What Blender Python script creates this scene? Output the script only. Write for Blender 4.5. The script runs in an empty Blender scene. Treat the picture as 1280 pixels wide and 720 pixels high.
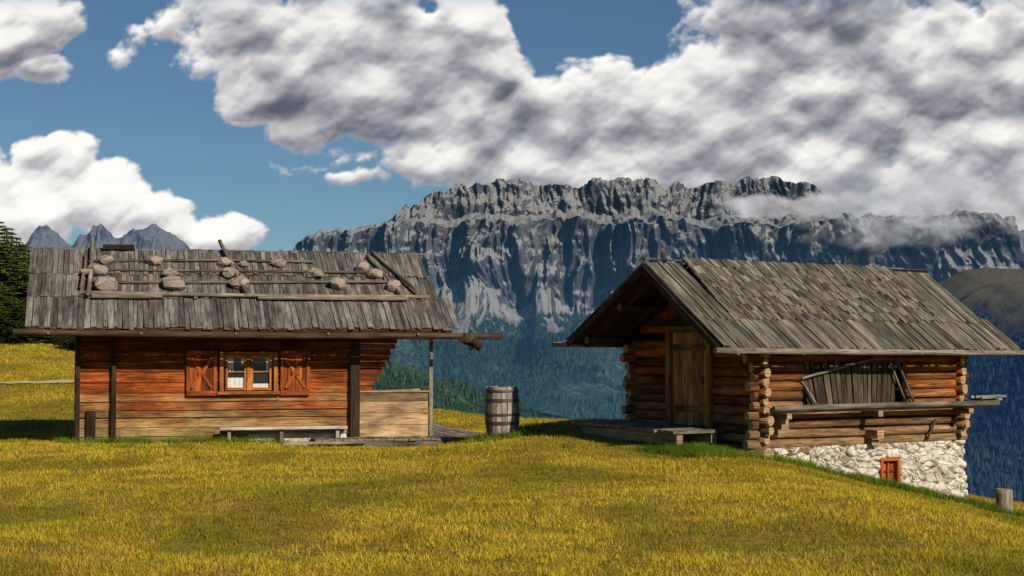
import bpy, math, random, bmesh
import numpy as np
from mathutils import Vector, Matrix
random.seed(7); rng=np.random.default_rng(7)
sc=bpy.context.scene
sc.view_settings.view_transform='Standard'; sc.view_settings.look='None'; sc.view_settings.exposure=0
R=random.uniform

# ---------------------------------------------------------------- numpy noise
def h2(ix,iy,s=0):
    n=(ix.astype(np.int64)*374761393+iy.astype(np.int64)*668265263+s*1274126177)&0x7fffffff
    n=((n^(n>>13))*1274126177)&0x7fffffff
    n=n^(n>>16)
    return (n&0xffff)/65535.0
def vn(x,y,s=0):
    x=np.asarray(x,float); y=np.asarray(y,float)
    ix=np.floor(x); iy=np.floor(y); fx=x-ix; fy=y-iy
    fx=fx*fx*(3-2*fx); fy=fy*fy*(3-2*fy)
    a=h2(ix,iy,s); b=h2(ix+1,iy,s); c=h2(ix,iy+1,s); d=h2(ix+1,iy+1,s)
    return (a*(1-fx)+b*fx)*(1-fy)+(c*(1-fx)+d*fx)*fy
def fbm(x,y,o=4,s=0,g=.5):
    t=0;a=1;w=0
    for i in range(o):
        t=t+a*vn(x*2**i+i*17.3,y*2**i-i*9.1,s+i); w+=a; a*=g
    return t/w
def ridg(x,y,o=4,s=0,g=.5):
    t=0;a=1;w=0
    for i in range(o):
        t=t+a*(1-np.abs(2*vn(x*2**i+i*7.7,y*2**i+i*3.1,s+i)-1)); w+=a; a*=g
    return t/w
def worley(x,y,s=0):
    ix=np.floor(x); iy=np.floor(y); d=np.full(x.shape,9.)
    for i in (-1,0,1):
        for j in (-1,0,1):
            jx=ix+i; jy=iy+j
            d=np.minimum(d,(jx+h2(jx,jy,s)-x)**2+(jy+h2(jx,jy,s+101)-y)**2)
    return np.sqrt(d)
def sp(t,k): return k*np.logaddexp(0,np.asarray(t,float)/k)
def sm(t):
    t=np.clip(t,0,1); return t*t*(3-2*t)

# ---------------------------------------------------------------- node helpers
def nd(nt,typ,**kw):
    n=nt.nodes.new(typ)
    for k,v in kw.items():
        if k.startswith('i_'):
            key=k[2:]; key=int(key) if key.isdigit() else key.replace('_',' ')
            if hasattr(v,'is_output') : nt.links.new(v,n.inputs[key])
            else: n.inputs[key].default_value=v
        else: setattr(n,k,v)
    return n
def mth(nt,op,a,b=0.0,c=0.0,clamp=False):
    n=nt.nodes.new('ShaderNodeMath'); n.operation=op; n.use_clamp=clamp
    for i,v in enumerate((a,b,c)):
        if hasattr(v,'is_output'): nt.links.new(v,n.inputs[i])
        else: n.inputs[i].default_value=v
    return n.outputs[0]
def vmt(nt,op,a,b=None,out=0):
    n=nt.nodes.new('ShaderNodeVectorMath'); n.operation=op
    for i,v in enumerate((a,b)):
        if v is None: continue
        if hasattr(v,'is_output'): nt.links.new(v,n.inputs[i])
        else: n.inputs[i].default_value=v
    return n.outputs[out]
def mix(nt,f,a,b,bt='MIX'):
    n=nt.nodes.new('ShaderNodeMix'); n.data_type='RGBA'; n.blend_type=bt
    for i,v in ((0,f),(6,a),(7,b)):
        if hasattr(v,'is_output'): nt.links.new(v,n.inputs[i])
        elif i==0: n.inputs[0].default_value=v
        else: n.inputs[i].default_value=(v[0],v[1],v[2],1)
    return n.outputs[2]
def mr(nt,v,a,b,c=0.0,d=1.0,smooth=False):
    n=nt.nodes.new('ShaderNodeMapRange'); n.clamp=True
    if smooth: n.interpolation_type='SMOOTHSTEP'
    nt.links.new(v,n.inputs[0])
    for i,x in enumerate((a,b,c,d)): n.inputs[i+1].default_value=x
    return n.outputs[0]
def noise(nt,vec,scale,detail=5,rough=.55,dist=0.0):
    n=nd(nt,'ShaderNodeTexNoise'); nt.links.new(vec,n.inputs['Vector'])
    n.inputs['Scale'].default_value=scale; n.inputs['Detail'].default_value=detail
    n.inputs['Roughness'].default_value=rough; n.inputs['Distortion'].default_value=dist
    return n.outputs[0]
def scl(nt,vec,s): return vmt(nt,'MULTIPLY',vec,s)
def newmat(name):
    m=bpy.data.materials.new(name); m.use_nodes=True; nt=m.node_tree
    b=nt.nodes['Principled BSDF']; b.inputs['Roughness'].default_value=.85
    b.inputs['Specular IOR Level'].default_value=.2
    return m,nt,b
def bump(nt,b,h,dist,strength=1.0):
    n=nd(nt,'ShaderNodeBump'); n.inputs['Distance'].default_value=dist; n.inputs['Strength'].default_value=strength
    nt.links.new(h,n.inputs['Height']); nt.links.new(n.outputs[0],b.inputs['Normal'])

# ---------------------------------------------------------------- materials
def wood(name,dark,light,weath,z0=None,z1=None,endc=(.36,.25,.13),wamt=0.0,bd=.012):
    m,nt,b=newmat(name)
    uv=nd(nt,'ShaderNodeUVMap',uv_map='UVMap').outputs[0]
    at=nd(nt,'ShaderNodeAttribute',attribute_name='Col'); sep=nd(nt,'ShaderNodeSeparateColor'); nt.links.new(at.outputs[0],sep.inputs[0])
    g1=noise(nt,scl(nt,uv,(1.0,13,1)),1.0,5,.62,.4)
    g2=noise(nt,scl(nt,uv,(2.5,55,1)),1.0,3,.6)
    g3=noise(nt,scl(nt,uv,(.9,2.2,1)),1.0,3,.6)
    f=mth(nt,'ADD',mth(nt,'MULTIPLY',g1,.6),mth(nt,'MULTIPLY',g2,.4))
    f=mr(nt,f,.34,.66)
    col=mix(nt,f,dark,light)
    pos=nd(nt,'ShaderNodeNewGeometry').outputs['Position']
    sx=nd(nt,'ShaderNodeSeparateXYZ'); nt.links.new(pos,sx.inputs[0])
    wn=mth(nt,'SUBTRACT',noise(nt,pos,1.3,4),.5)
    if z0 is not None:
        zz=mth(nt,'ADD',sx.outputs[2],mth(nt,'ADD',mth(nt,'MULTIPLY',wn,1.4),mth(nt,'MULTIPLY',mth(nt,'SUBTRACT',sep.outputs[1],.5),.5)))
        wf=mr(nt,zz,z0,z1,1,0)
    else:
        wf=mth(nt,'ADD',wamt,mth(nt,'MULTIPLY',wn,.8),clamp=True)
    wcol=mix(nt,f,tuple(c*.35 for c in weath),weath)
    col=mix(nt,wf,col,wcol)
    col=mix(nt,1.0,col,mix(nt,mr(nt,g3,.35,.65),(.42,.39,.37),(1.25,1.2,1.15)),'MULTIPLY')
    v=mr(nt,sep.outputs[0],0,1,.48,1.38); cv=nd(nt,'ShaderNodeCombineColor')
    for i in range(3): nt.links.new(v,cv.inputs[i])
    col=mix(nt,1.0,col,cv.outputs[0],'MULTIPLY')
    col=mix(nt,sep.outputs[2],col,mix(nt,f,tuple(c*.45 for c in endc),endc))
    crack=mr(nt,g2,.27,.39); col=mix(nt,crack,(.012,.008,.006),col)
    nt.links.new(col,b.inputs['Base Color'])
    bump(nt,b,mth(nt,'ADD',f,mth(nt,'MULTIPLY',crack,.6)),bd)
    return m
W_LEFT=wood('left_wall_wood',(.11,.018,.004),(.55,.145,.024),(.64,.44,.19),-1.8,-.95,bd=.018)
W_RED=wood('shutter_wood',(.17,.03,.006),(.52,.13,.028),(.4,.2,.08),wamt=.05)
W_LOG=wood('log_wood',(.09,.022,.006),(.54,.18,.036),(.44,.28,.15),-1.9,-.4,endc=(.58,.41,.21),bd=.022)
W_DARK=wood('dark_wood',(.022,.013,.008),(.09,.05,.028),(.12,.1,.08),wamt=.15)
W_GRAY=wood('weathered_roof_wood',(.03,.028,.026),(.22,.21,.195),(.38,.365,.34),wamt=.35,bd=.02)
W_GRAY2=wood('weathered_shingle_wood',(.035,.033,.026),(.23,.215,.17),(.38,.36,.30),wamt=.35,bd=.02)
W_PALE=wood('pale_wood',(.25,.13,.05),(.66,.44,.21),(.52,.44,.32),wamt=.3)
W_DECK=wood('deck_wood',(.09,.075,.06),(.30,.26,.21),(.38,.34,.29),wamt=.4)
W_DOOR=wood('door_wood',(.14,.06,.016),(.54,.31,.10),(.42,.31,.16),wamt=.2)
W_CHALK=wood('bleached_wood',(.2,.18,.16),(.52,.49,.44),(.6,.57,.52),wamt=.4)

def stonemat(name,a,c,mort,scale=4.0,white=.5):
    m,nt,b=newmat(name)
    pos=nd(nt,'ShaderNodeNewGeometry').outputs['Position']
    p2=vmt(nt,'ADD',pos,scl(nt,nd(nt,'ShaderNodeTexNoise',i_Vector=pos,i_Scale=5.0).outputs[1],(.12,.12,.12)))
    p2=scl(nt,p2,(1,1,1.5))
    v=nd(nt,'ShaderNodeTexVoronoi',feature='DISTANCE_TO_EDGE'); nt.links.new(p2,v.inputs['Vector']); v.inputs['Scale'].default_value=scale
    vc=nd(nt,'ShaderNodeTexVoronoi'); nt.links.new(p2,vc.inputs['Vector']); vc.inputs['Scale'].default_value=scale
    sc_=nd(nt,'ShaderNodeSeparateColor'); nt.links.new(vc.outputs['Color'],sc_.inputs[0])
    col=mix(nt,sc_.outputs[0],a,c)
    n=noise(nt,pos,14,6,.65); n2=noise(nt,pos,2.2,5,.6)
    col=mix(nt,1.0,col,mix(nt,n,(.5,.5,.5),(1.4,1.4,1.4)),'MULTIPLY')
    e=mr(nt,mth(nt,'ADD',v.outputs['Distance'],mth(nt,'MULTIPLY',mth(nt,'SUBTRACT',n,.5),.08)),.01,.09)
    wf=mr(nt,mth(nt,'ADD',n2,mth(nt,'MULTIPLY',sc_.outputs[1],.25)),.45,.68)
    e2=mth(nt,'MULTIPLY',e,mth(nt,'SUBTRACT',1,mth(nt,'MULTIPLY',wf,white)))
    mc=mix(nt,n,tuple(x*.6 for x in mort),mort)
    col=mix(nt,e2,mc,col)
    nt.links.new(col,b.inputs['Base Color'])
    bump(nt,b,mth(nt,'ADD',mth(nt,'MULTIPLY',e,.7),mth(nt,'MULTIPLY',n,.5)),.05)
    return m
M_STONE=stonemat('whitewashed_rubble',(.26,.19,.12),(.46,.38,.28),(.84,.79,.68),3.6,.9)
M_ROCK=stonemat('roof_rock',(.27,.22,.18),(.38,.32,.27),(.33,.28,.24),1.5,.3)

def plain(name,col,rough=.6,metal=0):
    m,nt,b=newmat(name)
    pos=nd(nt,'ShaderNodeNewGeometry').outputs['Position']
    n=noise(nt,pos,9,5,.6)
    nt.links.new(mix(nt,n,tuple(c*.55 for c in col),tuple(min(1,c*1.35) for c in col)),b.inputs['Base Color'])
    b.inputs['Roughness'].default_value=rough; b.inputs['Metallic'].default_value=metal
    return m
M_BLACK=plain('interior_shade_black',(.012,.01,.008),.9)
M_IRON=plain('rusty_iron',(.10,.07,.055),.6,.4)
M_CURT=plain('lace_curtain',(.6,.6,.58),.9)
M_GLASS,_nt,_b=newmat('window_glass'); _b.inputs['Base Color'].default_value=(.02,.025,.03,1); _b.inputs['Roughness'].default_value=.08; _b.inputs['Specular IOR Level'].default_value=.6

# ---------------------------------------------------------------- mesh builder
X=Vector((1,0,0));Y=Vector((0,1,0));Z=Vector((0,0,1))
class MB:
    def __init__(s): s.v=[];s.f=[];s.uv=[];s.c=[];s.sm=[]
    def box(s,c,l,w,t,ax=X,ay=Y,az=Z,jit=.0,tint=None,weather=None):
        c=Vector(c); b=len(s.v); tint=R(0,1) if tint is None else tint; we=R(0,1) if weather is None else weather
        ou,ov=R(0,50),R(0,50)
        loc=[]
        for i in (-1,1):
            for j in (-1,1):
                for k in (-1,1):
                    q=(i*l/2,j*w/2,k*t/2); loc.append(q)
                    s.v.append(c+ax*(q[0]+R(-jit,jit))+ay*(q[1]+R(-jit,jit))+az*(q[2]+R(-jit,jit)))
        for fc,kind in (((0,1,3,2),'e'),((4,6,7,5),'e'),((0,4,5,1),'z'),((2,3,7,6),'z'),((0,2,6,4),'y'),((1,5,7,3),'y')):
            s.f.append([b+i for i in fc]); s.sm.append(False)
            for i in fc:
                q=loc[i]
                if kind=='e': s.uv.append((ou+q[1],ov+q[2]))
                elif kind=='z': s.uv.append((ou+q[0],ov+q[2]+1))
                else: s.uv.append((ou+q[0],ov+q[1]))
                s.c.append((tint,we,.75 if kind=='e' else 0,1))
    def log(s,a,b_,r,n=10,seg=6,bend=.015,rv=.06,flat=1.0,tint=None,taper=1.0):
        a=Vector(a);b_=Vector(b_);d=(b_-a);L=d.length;d.normalize()
        up=Z if abs(d.z)<.9 else X
        e1=d.cross(up).normalized(); e2=e1.cross(d).normalized()
        base=len(s.v); tint=R(0,1) if tint is None else tint; we=R(0,1); ou,ov=R(0,50),R(0,50)
        ph=R(0,6.3); prof=[1+R(-rv,rv) for _ in range(n)]
        for i in range(seg+1):
            t=i/seg; off=e1*(math.sin(t*3.1+ph)*bend)+e2*(math.cos(t*4.3+ph)*bend*.6)
            rr=r*(1+R(-rv,rv)*.5)*(1+(taper-1)*t)
            for j in range(n):
                an=2*math.pi*j/n
                s.v.append(a+d*(L*t)+off+e1*math.cos(an)*rr*prof[j]*flat+e2*math.sin(an)*rr*prof[j])
        for i in range(seg):
            for j in range(n):
                j2=(j+1)%n
                s.f.append([base+i*n+j,base+i*n+j2,base+(i+1)*n+j2,base+(i+1)*n+j]); s.sm.append(True)
                for (ii,jj) in ((i,j),(i,j+1),(i+1,j+1),(i+1,j)):
                    s.uv.append((ou+L*ii/seg,ov+jj/n*2*math.pi*r)); s.c.append((tint,we,0,1))
        for ring in ([base+j for j in range(n)][::-1],[base+seg*n+j for j in range(n)]):
            s.f.append(ring); s.sm.append(False)
            for k in ring:
                s.uv.append((ou+s.v[k].x,ov+s.v[k].z)); s.c.append((tint,we,1,1))
    def build(s,name,mat,parent=None,bevel=0.0):
        me=bpy.data.meshes.new(name); me.from_pydata(s.v,[],s.f); 
        uvl=me.uv_layers.new(name='UVMap'); uvl.data.foreach_set('uv',np.array(s.uv,dtype=np.float32).ravel())
        ca=me.color_attributes.new(name='Col',type='FLOAT_COLOR',domain='CORNER'); ca.data.foreach_set('color',np.array(s.c,dtype=np.float32).ravel())
        me.polygons.foreach_set('use_smooth',s.sm)
        me.materials.append(mat); me.update()
        o=bpy.data.objects.new(name,me); sc.collection.objects.link(o)
        if parent: o.parent=parent
        if bevel>0:
            bm=o.modifiers.new('bev','BEVEL'); bm.width=bevel; bm.segments=1; bm.limit_method='ANGLE'; bm.angle_limit=1.0
        return o
def empty(name,loc,rz=0):
    e=bpy.data.objects.new(name,None); e.location=loc; e.rotation_euler=(0,0,rz); sc.collection.objects.link(e); return e
def npmesh(name,V,F,mat,smooth=True,parent=None,col=None):
    me=bpy.data.meshes.new(name); V=np.asarray(V,dtype=np.float32); F=np.asarray(F,dtype=np.int32)
    k=F.shape[1]
    me.vertices.add(len(V)); me.vertices.foreach_set('co',V.ravel())
    me.loops.add(F.size); me.loops.foreach_set('vertex_index',F.ravel())
    me.polygons.add(len(F)); me.polygons.foreach_set('loop_start',np.arange(0,F.size,k,dtype=np.int32))
    me.polygons.foreach_set('loop_total',np.full(len(F),k,dtype=np.int32))
    me.polygons.foreach_set('use_smooth',np.full(len(F),smooth))
    me.update(calc_edges=True); me.materials.append(mat)
    if col is not None:
        ca=me.color_attributes.new(name='Col',type='FLOAT_COLOR',domain='POINT'); ca.data.foreach_set('color',np.asarray(col,dtype=np.float32).ravel())
    o=bpy.data.objects.new(name,me); sc.collection.objects.link(o)
    if parent: o.parent=parent
    return o
def gridF(nr,nc):
    i=np.arange(nr-1)[:,None]; j=np.arange(nc-1)[None,:]
    a=i*nc+j
    return np.stack([a,a+1,a+nc+1,a+nc],-1).reshape(-1,4)

# ================================================================ GROUND
def gz(x,y):
    x=np.asarray(x,float);y=np.asarray(y,float)
    z=-1.66-.012*np.maximum(y,0)
    z=z-.25*(sp(x-4.8,.5)-.5*sp(x-10.5,.8))
    z=z+.46*np.exp(-((x-2.1)**2/7+(y-37.5)**2/14))
    m=.034+.026*sm((-x-3)/13)+.014*sm((-x-19)/6)
    z=z+m*sp(y-41,1.5)*sm((8-x)/7)
    z=z-.17*np.exp(-((x+2.4)**2/5+(y-37)**2/5))
    yc=np.interp(x,[-60,-25,-16,-3,1,10,20],[86,83,76,53,48,43,40])
    t=np.maximum(0,y-yc); z=z-.65*t*t/(t+8)
    z=z-.5*sp(x-22,2)
    z=z+(fbm(x/5,y/5,3,3)-.5)*.26+(fbm(x/1.1,y/1.1,2,9)-.5)*.06
    return z
gx=np.arange(-95,75,.45); gy=np.arange(-15,175,.5)
GX,GY=np.meshgrid(gx,gy)
V=np.stack([GX,GY,gz(GX,GY)],-1).reshape(-1,3)
M_GR,nt,b=newmat('meadow_ground')
pos=nd(nt,'ShaderNodeNewGeometry').outputs['Position']
n1=noise(nt,pos,.28,4,.6); n2=noise(nt,pos,2.5,5,.7); n3=noise(nt,pos,9,5,.8)
c=mix(nt,mr(nt,n1,.35,.65),(.28,.23,.012),(.48,.33,.026))
c=mix(nt,mr(nt,n2,.35,.7),c,(.40,.25,.03))
c=mix(nt,mr(nt,n3,.35,.6),(.07,.062,.006),c)
nt.links.new(c,b.inputs['Base Color']); bump(nt,b,n3,.08)
ground=npmesh('ground',V,gridF(len(gy),len(gx)),M_GR)
V_=[];pp=[(-20.5,59.0),(-19,60.6),(-17.5,61.2),(-15.8,61.4),(-14,62.3)]
n_=60
for i in range(n_):
    t=i/(n_-1); x_=-20.5+6.5*t; y_=float(np.interp(x_,[q[0] for q in pp],[q[1] for q in pp])); w_=(.3+.9*float(vn(i*.25,0.,5)))*min(1,t*5)
    for j in range(5): yy=y_+w_*(j/4-.5)*2; V_.append((x_,yy,float(gz(x_,yy))+.05))
npmesh('path',V_,gridF(n_,5),plain('pale_path',(.50,.42,.20),.9))

HL=(-9.91,36.5,math.radians(14)); HR=(2.72,33.0,math.radians(33))
def local(H,x,y):
    dx=x-H[0];dy=y-H[1];c_,s_=math.cos(H[2]),math.sin(H[2])
    return dx*c_+dy*s_,-dx*s_+dy*c_
def toW(H,lx,ly):
    c_,s_=math.cos(H[2]),math.sin(H[2]); return H[0]+lx*c_-ly*s_,H[1]+lx*s_+ly*c_
M_BL,nt,b=newmat('grass_blades')
at=nd(nt,'ShaderNodeAttribute',attribute_name='Col').outputs[0]
nt.links.new(at,b.inputs['Base Color']); b.inputs['Roughness'].default_value=.7
tr=nd(nt,'ShaderNodeBsdfTranslucent'); nt.links.new(at,tr.inputs[0])
ms=nd(nt,'ShaderNodeMixShader'); ms.inputs[0].default_value=.35
nt.links.new(b.outputs[0],ms.inputs[1]); nt.links.new(tr.outputs[0],ms.inputs[2])
nt.links.new(ms.outputs[0],nt.nodes['Material Output'].inputs[0])
def blades(name,px,py,h,w,tint,base=None):
    n=len(px); z=gz(px,py)
    an=rng.uniform(0,2*np.pi,n); la=rng.uniform(0,2*np.pi,n); le=h*rng.uniform(.2,1.2,n)
    hx=np.cos(an)*w/2; hy=np.sin(an)*w/2
    A=np.stack([px-hx,py-hy,z-.01],-1);B=np.stack([px+hx,py+hy,z-.01],-1)
    C=np.stack([px+np.cos(la)*le,py+np.sin(la)*le,z+h],-1)
    V=np.stack([A,B,C],1).reshape(-1,3)
    k1=sm((fbm(px*.22,py*.16,4,31)-.34)/.26)[:,None]; k2=sm((fbm(px*1.4,py*1.0,4,37)-.43)/.22)[:,None]; k3=sm((fbm(px*.7+9,py*.32,4,47)-.53)/.14)[:,None]
    c=np.array([[.52,.43,.012]])*(1-k1)+np.array([[.94,.655,.028]])*k1
    c=c*(1-.55*k2)+np.array([[.92,.53,.05]])*.55*k2
    c=c*(1-.60*k3)+np.array([[.22,.215,.01]])*.60*k3
    c=np.minimum(c*tint,.97)
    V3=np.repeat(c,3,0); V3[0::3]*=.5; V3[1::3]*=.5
    return npmesh(name,V,np.arange(3*n).reshape(-1,3),M_BL,False,None,np.concatenate([V3,np.ones((3*n,1))],1))
n=950000
d=10.3+rng.uniform(0,1,n)**1.35*72; x=rng.uniform(-.40,.42,n)*d
cl=fbm(x*2.6,d*2.6,3,21); keep=(rng.uniform(0,1,n)<(.3+1.0*sm((cl-.35)/.3)))&~((d>50)&(x>0)); x=x[keep]; d=d[keep]; cl=cl[keep]
lx,ly=local(HL,x,d); ok=~((lx>-.1)&(lx<6.4)&(ly>-.1)&(ly<5.2)); ok&=~((lx>5.0)&(lx<9.6)&(ly>-1.15)&(ly<7.2))
lx,ly=local(HR,x,d); ok&=~((lx>.0)&(lx<7.2)&(ly>-1.85)&(ly<2.3))
ok&=~((d>56)&(np.abs(d-np.interp(x,[q[0] for q in pp],[q[1] for q in pp]))<.8)&(x<-14)&(x>-20))
x=x[ok]; d=d[ok]; cl=cl[ok]; n=len(x)
hh=(.014+.034*rng.uniform(0,1,n)**2.5)*(1+.8*(cl-.3))+.0006*d; ww=.0040+.00038*d
v=rng.uniform(.4,1.35,n)[:,None]; hue=rng.uniform(0,1,n)[:,None]
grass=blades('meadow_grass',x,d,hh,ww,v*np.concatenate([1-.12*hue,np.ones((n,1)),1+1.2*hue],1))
px_=[];py_=[]
def tufts(cx,cy,r,k):
    a=rng.normal(0,1,(k,2))*r; px_.append(cx+a[:,0]); py_.append(cy+a[:,1])
tufts(-.1,36.2,.4,1500); tufts(.25,36.6,.25,900)
for i in range(60):
    wx,wy=toW(HR,R(1.2,8.0),-2.0-abs(random.gauss(0,.2))); tufts(wx,wy,.13,260)
for i in range(50):
    wx,wy=toW(HR,R(-.6,1.2),R(-2.5,-.9)); tufts(wx,wy,.2,220)
for i in range(40):
    wx,wy=toW(HL,R(-.3,6.6),-.1-abs(random.gauss(0,.15))); tufts(wx,wy,.12,110)
for i in range(12): tufts(10.4+R(-.5,.5),34+R(-.5,.3),.12,100)
for i in range(220):
    dd=R(11.5,36); tufts(R(-.33,.33)*dd,dd,R(.04,.15),int(R(12,40)))
x=np.concatenate(px_);d=np.concatenate(py_)
lx,ly=local(HL,x,d); ok=~((lx>5.0)&(lx<9.7)&(ly>-1.3)&(ly<7)); x=x[ok];d=d[ok];n=len(x)
far=sm((d-28)/4)[:,None]
blades('tall_grass',x,d,rng.uniform(.05,.2,n)*(.4+.6*far[:,0]),.006+.00035*d,rng.uniform(.5,1.2,n)[:,None]*(np.array([[.30,.62,.8]])*far+(1-far)*np.array([[.5,.66,.8]])))

# ================================================================ LEFT HUT
def slope_boards(mb,ey,ez,ry,rz,rows,wmin=.1,wmax=.19,th=.028):
    E=Vector((0,ey,ez)); D=Vector((0,ry-ey,rz-ez)); D.normalize()
    Nn=X.cross(D).normalized()
    if Nn.z<0: Nn=-Nn
    for k,(s0,s1,xa,xb,lf) in enumerate(rows):
        x=xa
        while x<xb:
            w=R(wmin,wmax)
            a=s0+R(-.07,.07); bb=s1+R(-.02,.05)
            tilt=R(-.016,.016)
            c=E+D*((a+bb)/2)+Nn*(lf+R(0,.026))+X*(x+w/2)
            ax=(D+X*tilt).normalized(); 
            ay=(X+Nn*R(-.12,.12)).normalized(); az=ax.cross(ay).normalized()
            mb.box(c,bb-a,w*R(.86,1.0),th,ax,ay,az,jit=.005)
            x+=w
def pt(E,D,Nn,x,s,l): return E+D*s+Nn*l+X*x
LH=empty('log_cabin',(HL[0],HL[1],0),HL[2])
mb=MB()
def course(mb,x0,x1,z0,z1,y,th,openings,jit=.009,axis='x'):
    segs=[(x0,x1,z0,z1)]
    for (a,b_,lo,hi) in openings:
        out=[]
        for (p,q,u,v) in segs:
            if v<=lo+.001 or u>=hi-.001 or q<=a or p>=b_: out.append((p,q,u,v)); continue
            if p<a: out.append((p,a,u,v))
            if q>b_: out.append((b_,q,u,v))
            if v>hi+.01: out.append((max(p,a),min(q,b_),hi,v))
            if u<lo-.01: out.append((max(p,a),min(q,b_),u,lo))
        segs=out
    tint=R(0,1);we=R(0,1)
    for (p,q,u,v) in segs:
        yo=R(-.016,.016)
        if axis=='x': mb.box(((p+q)/2,y+yo,(u+v)/2),q-p,th,v-u-.016,X,Y,Z,jit,tint,we)
        else: mb.box((y+yo,(p+q)/2,(u+v)/2),q-p,th,v-u-.012,Y,-X,Z,jit,tint,we)
z=-2.35
WIN=(3.2,4.54,-.97,0.0)
while z<.62:
    h=R(.17,.26)
    course(mb,-.05,6.3,z,z+h,.08,.15,[WIN]); 
    course(mb,.17,4.86,z,z+h,.08,.15,[],axis='y'); course(mb,.17,4.86,z,z+h,6.22,.15,[],axis='y'); course(mb,-.05,6.3,z,z+h,4.95,.15,[])
    z+=h
z=.50; L_=7.42
while z>-.95:
    h=R(.13,.17); mb.box((6.35+(L_-6.35)/2,.08,z-h/2),L_-6.35,.14,h-.012,jit=.012); z-=h; L_-=R(.02,.12)
for xe in (.05,6.25):
    y=.1
    while y<4.9:
        w=R(.14,.2); top=.9+(2.2-.9)*(1-abs(y+w/2-2.5)/2.5); mb.box((xe,y+w/2,(top+.5)/2),top-.5,w-.008,.04,Z,Y,-X); y+=w
mb.build('plank_walls',W_LEFT,LH,.016)
mb=MB()
mb.box((.815,-.05,-.85),2.9,.11,.11,Z,X,-Y,tint=.2); mb.box((6.36,-.05,-.8),2.75,.22,.18,Z,X,-Y,tint=.3)
mb.box((.02,-.02,-1.0),2.6,.1,.1,Z,X,-Y,tint=.5)
mb.box((.32,-.06,-1.75),.85,.2,.06,Z,X,-Y,tint=.2)
for (yy,zz) in ((-.45,.5),(.08,.72),(2.5,2.12),(4.92,.72),(5.4,.5)):
    mb.log((-1.0,yy,zz),(8.3,yy,zz),.085)
xr=-.9
while xr<8.4:
    for sgn in (0,1):
        a=Vector((xr,-.72 if sgn==0 else 5.72,.44)); b_=Vector((xr,2.5,2.25)); d_=(b_-a); mb.box((a+b_)/2,d_.length,.07,.09,d_.normalized(),X,d_.normalized().cross(X))
    xr+=.62
mb.build('posts_and_rafters',W_DARK,LH,.006)
E=Vector((0,-.8,.54)); Dl=Vector((0,3.3,1.86)); Ls=Dl.length; Dl.normalize(); Nl=X.cross(Dl).normalized()
mb=MB()
slope_boards(mb,-.8,.54,2.5,2.4,[(-.04,1.5,-1.12,8.6,.02),(1.38,2.62,-1.13,8.45,.06),(2.5,Ls+.04,-1.15,8.32,.10)],.07,.15)
slope_boards(mb,5.8,.54,2.5,2.4,[(-.04,1.9,-1.12,8.6,.02),(1.8,Ls+.01,-1.15,8.4,.055)],.15,.22)
x=-1.1
while x<8.25:
    w=R(.5,1.1); mb.box((x+w/2,2.5,2.51+R(-.012,.012)),w,.16,.03,jit=.006); x+=w
mb.build('board_roof',W_GRAY,LH)
mb=MB()
for s_,yy in ((1,-.8),(-1,5.8)):
    Ee=Vector((0,yy,.54)); DD=Vector((0,3.3*s_,1.86)).normalized(); NN=X.cross(DD); NN=NN if NN.z>0 else -NN
    mb.box(Ee+DD*(Ls/2)-NN*.022+X*3.65,Ls-.01,9.4,.03,DD,X,NN)
mb.box((.9,2.5,2.56),.75,.42,.12,tint=.3)
mb.box((3.7,-.82,.46),9.7,.035,.12,tint=.3)
mb.build('roof_underboards',W_DARK,LH)
mb=MB()
mb.log((-1.35,-.94,.42),(9.75,-.94,.36),.075,12,14,.02,.08)
mb.log((8.75,-1.0,.34),(9.15,-.86,.22),.13,9,3,.02,.3); mb.log((8.95,-1.05,.3),(9.2,-.9,.12),.09,8,3,.03,.3)
mb.log((8.9,-.98,.46),(9.0,-.94,.05),.05,8,3,.02,.3)
for xx in (-.6,1.4,3.5,5.6,7.7): mb.box((xx,-.9,.42),.3,.05,.05,Y,X,Z)
mb.build('wooden_gutter',W_DARK,LH,0)
mb=MB()
P=lambda x,s,l=.16: pt(E,Dl,Nl,x,s,l)
mb.log(P(.1,1.42,.13),P(8.25,1.40,.13),.045,8,12,.03); mb.log(P(.2,2.0,.15),P(7.6,2.1,.15),.035,8,12,.03)
mb.log(P(.2,2.62,.17),P(7.3,2.55,.17),.035,8,12,.03); mb.log(P(.15,3.05,.18),P(5.6,3.15,.18),.03,8,12,.03)
mb.log(P(.22,1.25,.2),P(.27,4.25,.24),.05,8,6,.02); mb.log(P(.07,1.6,.2),P(.12,3.3,.22),.035,8,6,.02)
mb.log(P(3.85,1.35,.22),P(3.35,4.15,.22),.05,8,6,.03); mb.log(P(7.95,1.5,.2),P(7.15,3.7,.2),.045,8,6,.02); mb.log(P(7.55,1.5,.2),P(6.95,3.5,.2),.035,8,6,.02)
mb.box(P(1.1,1.32,.13),1.6,.16,.04,X,Dl,Nl); mb.box(P(5.9,1.30,.13),3.6,.14,.035,X,Dl,Nl)
mb.build('roof_poles',W_DECK,LH)
rockV=[];rockF=[]
def add_rock(c,sx,sy,sz,sd,M=None):
    bm=bmesh.new(); bmesh.ops.create_icosphere(bm,subdivisions=2,radius=1)
    rr=random.Random(sd); pl=[Vector((rr.gauss(0,1),rr.gauss(0,1),rr.gauss(0,1))).normalized() for _ in range(9)]
    b0=len(rockV); 
    for v_ in bm.verts:
        p=v_.co.copy()
        for q in pl:
            dd=p.dot(q)
            if dd>.72: p-=q*(dd-.72)
        p*=1+rr.uniform(-.04,.04)
        p=Vector((p.x*sx,p.y*sy,p.z*sz))
        if M: p=M@p
        rockV.append(tuple(Vector(c)+p))
    for f_ in bm.faces: rockF.append([b0+v_.index for v_ in f_.verts])
    bm.free()
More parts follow.
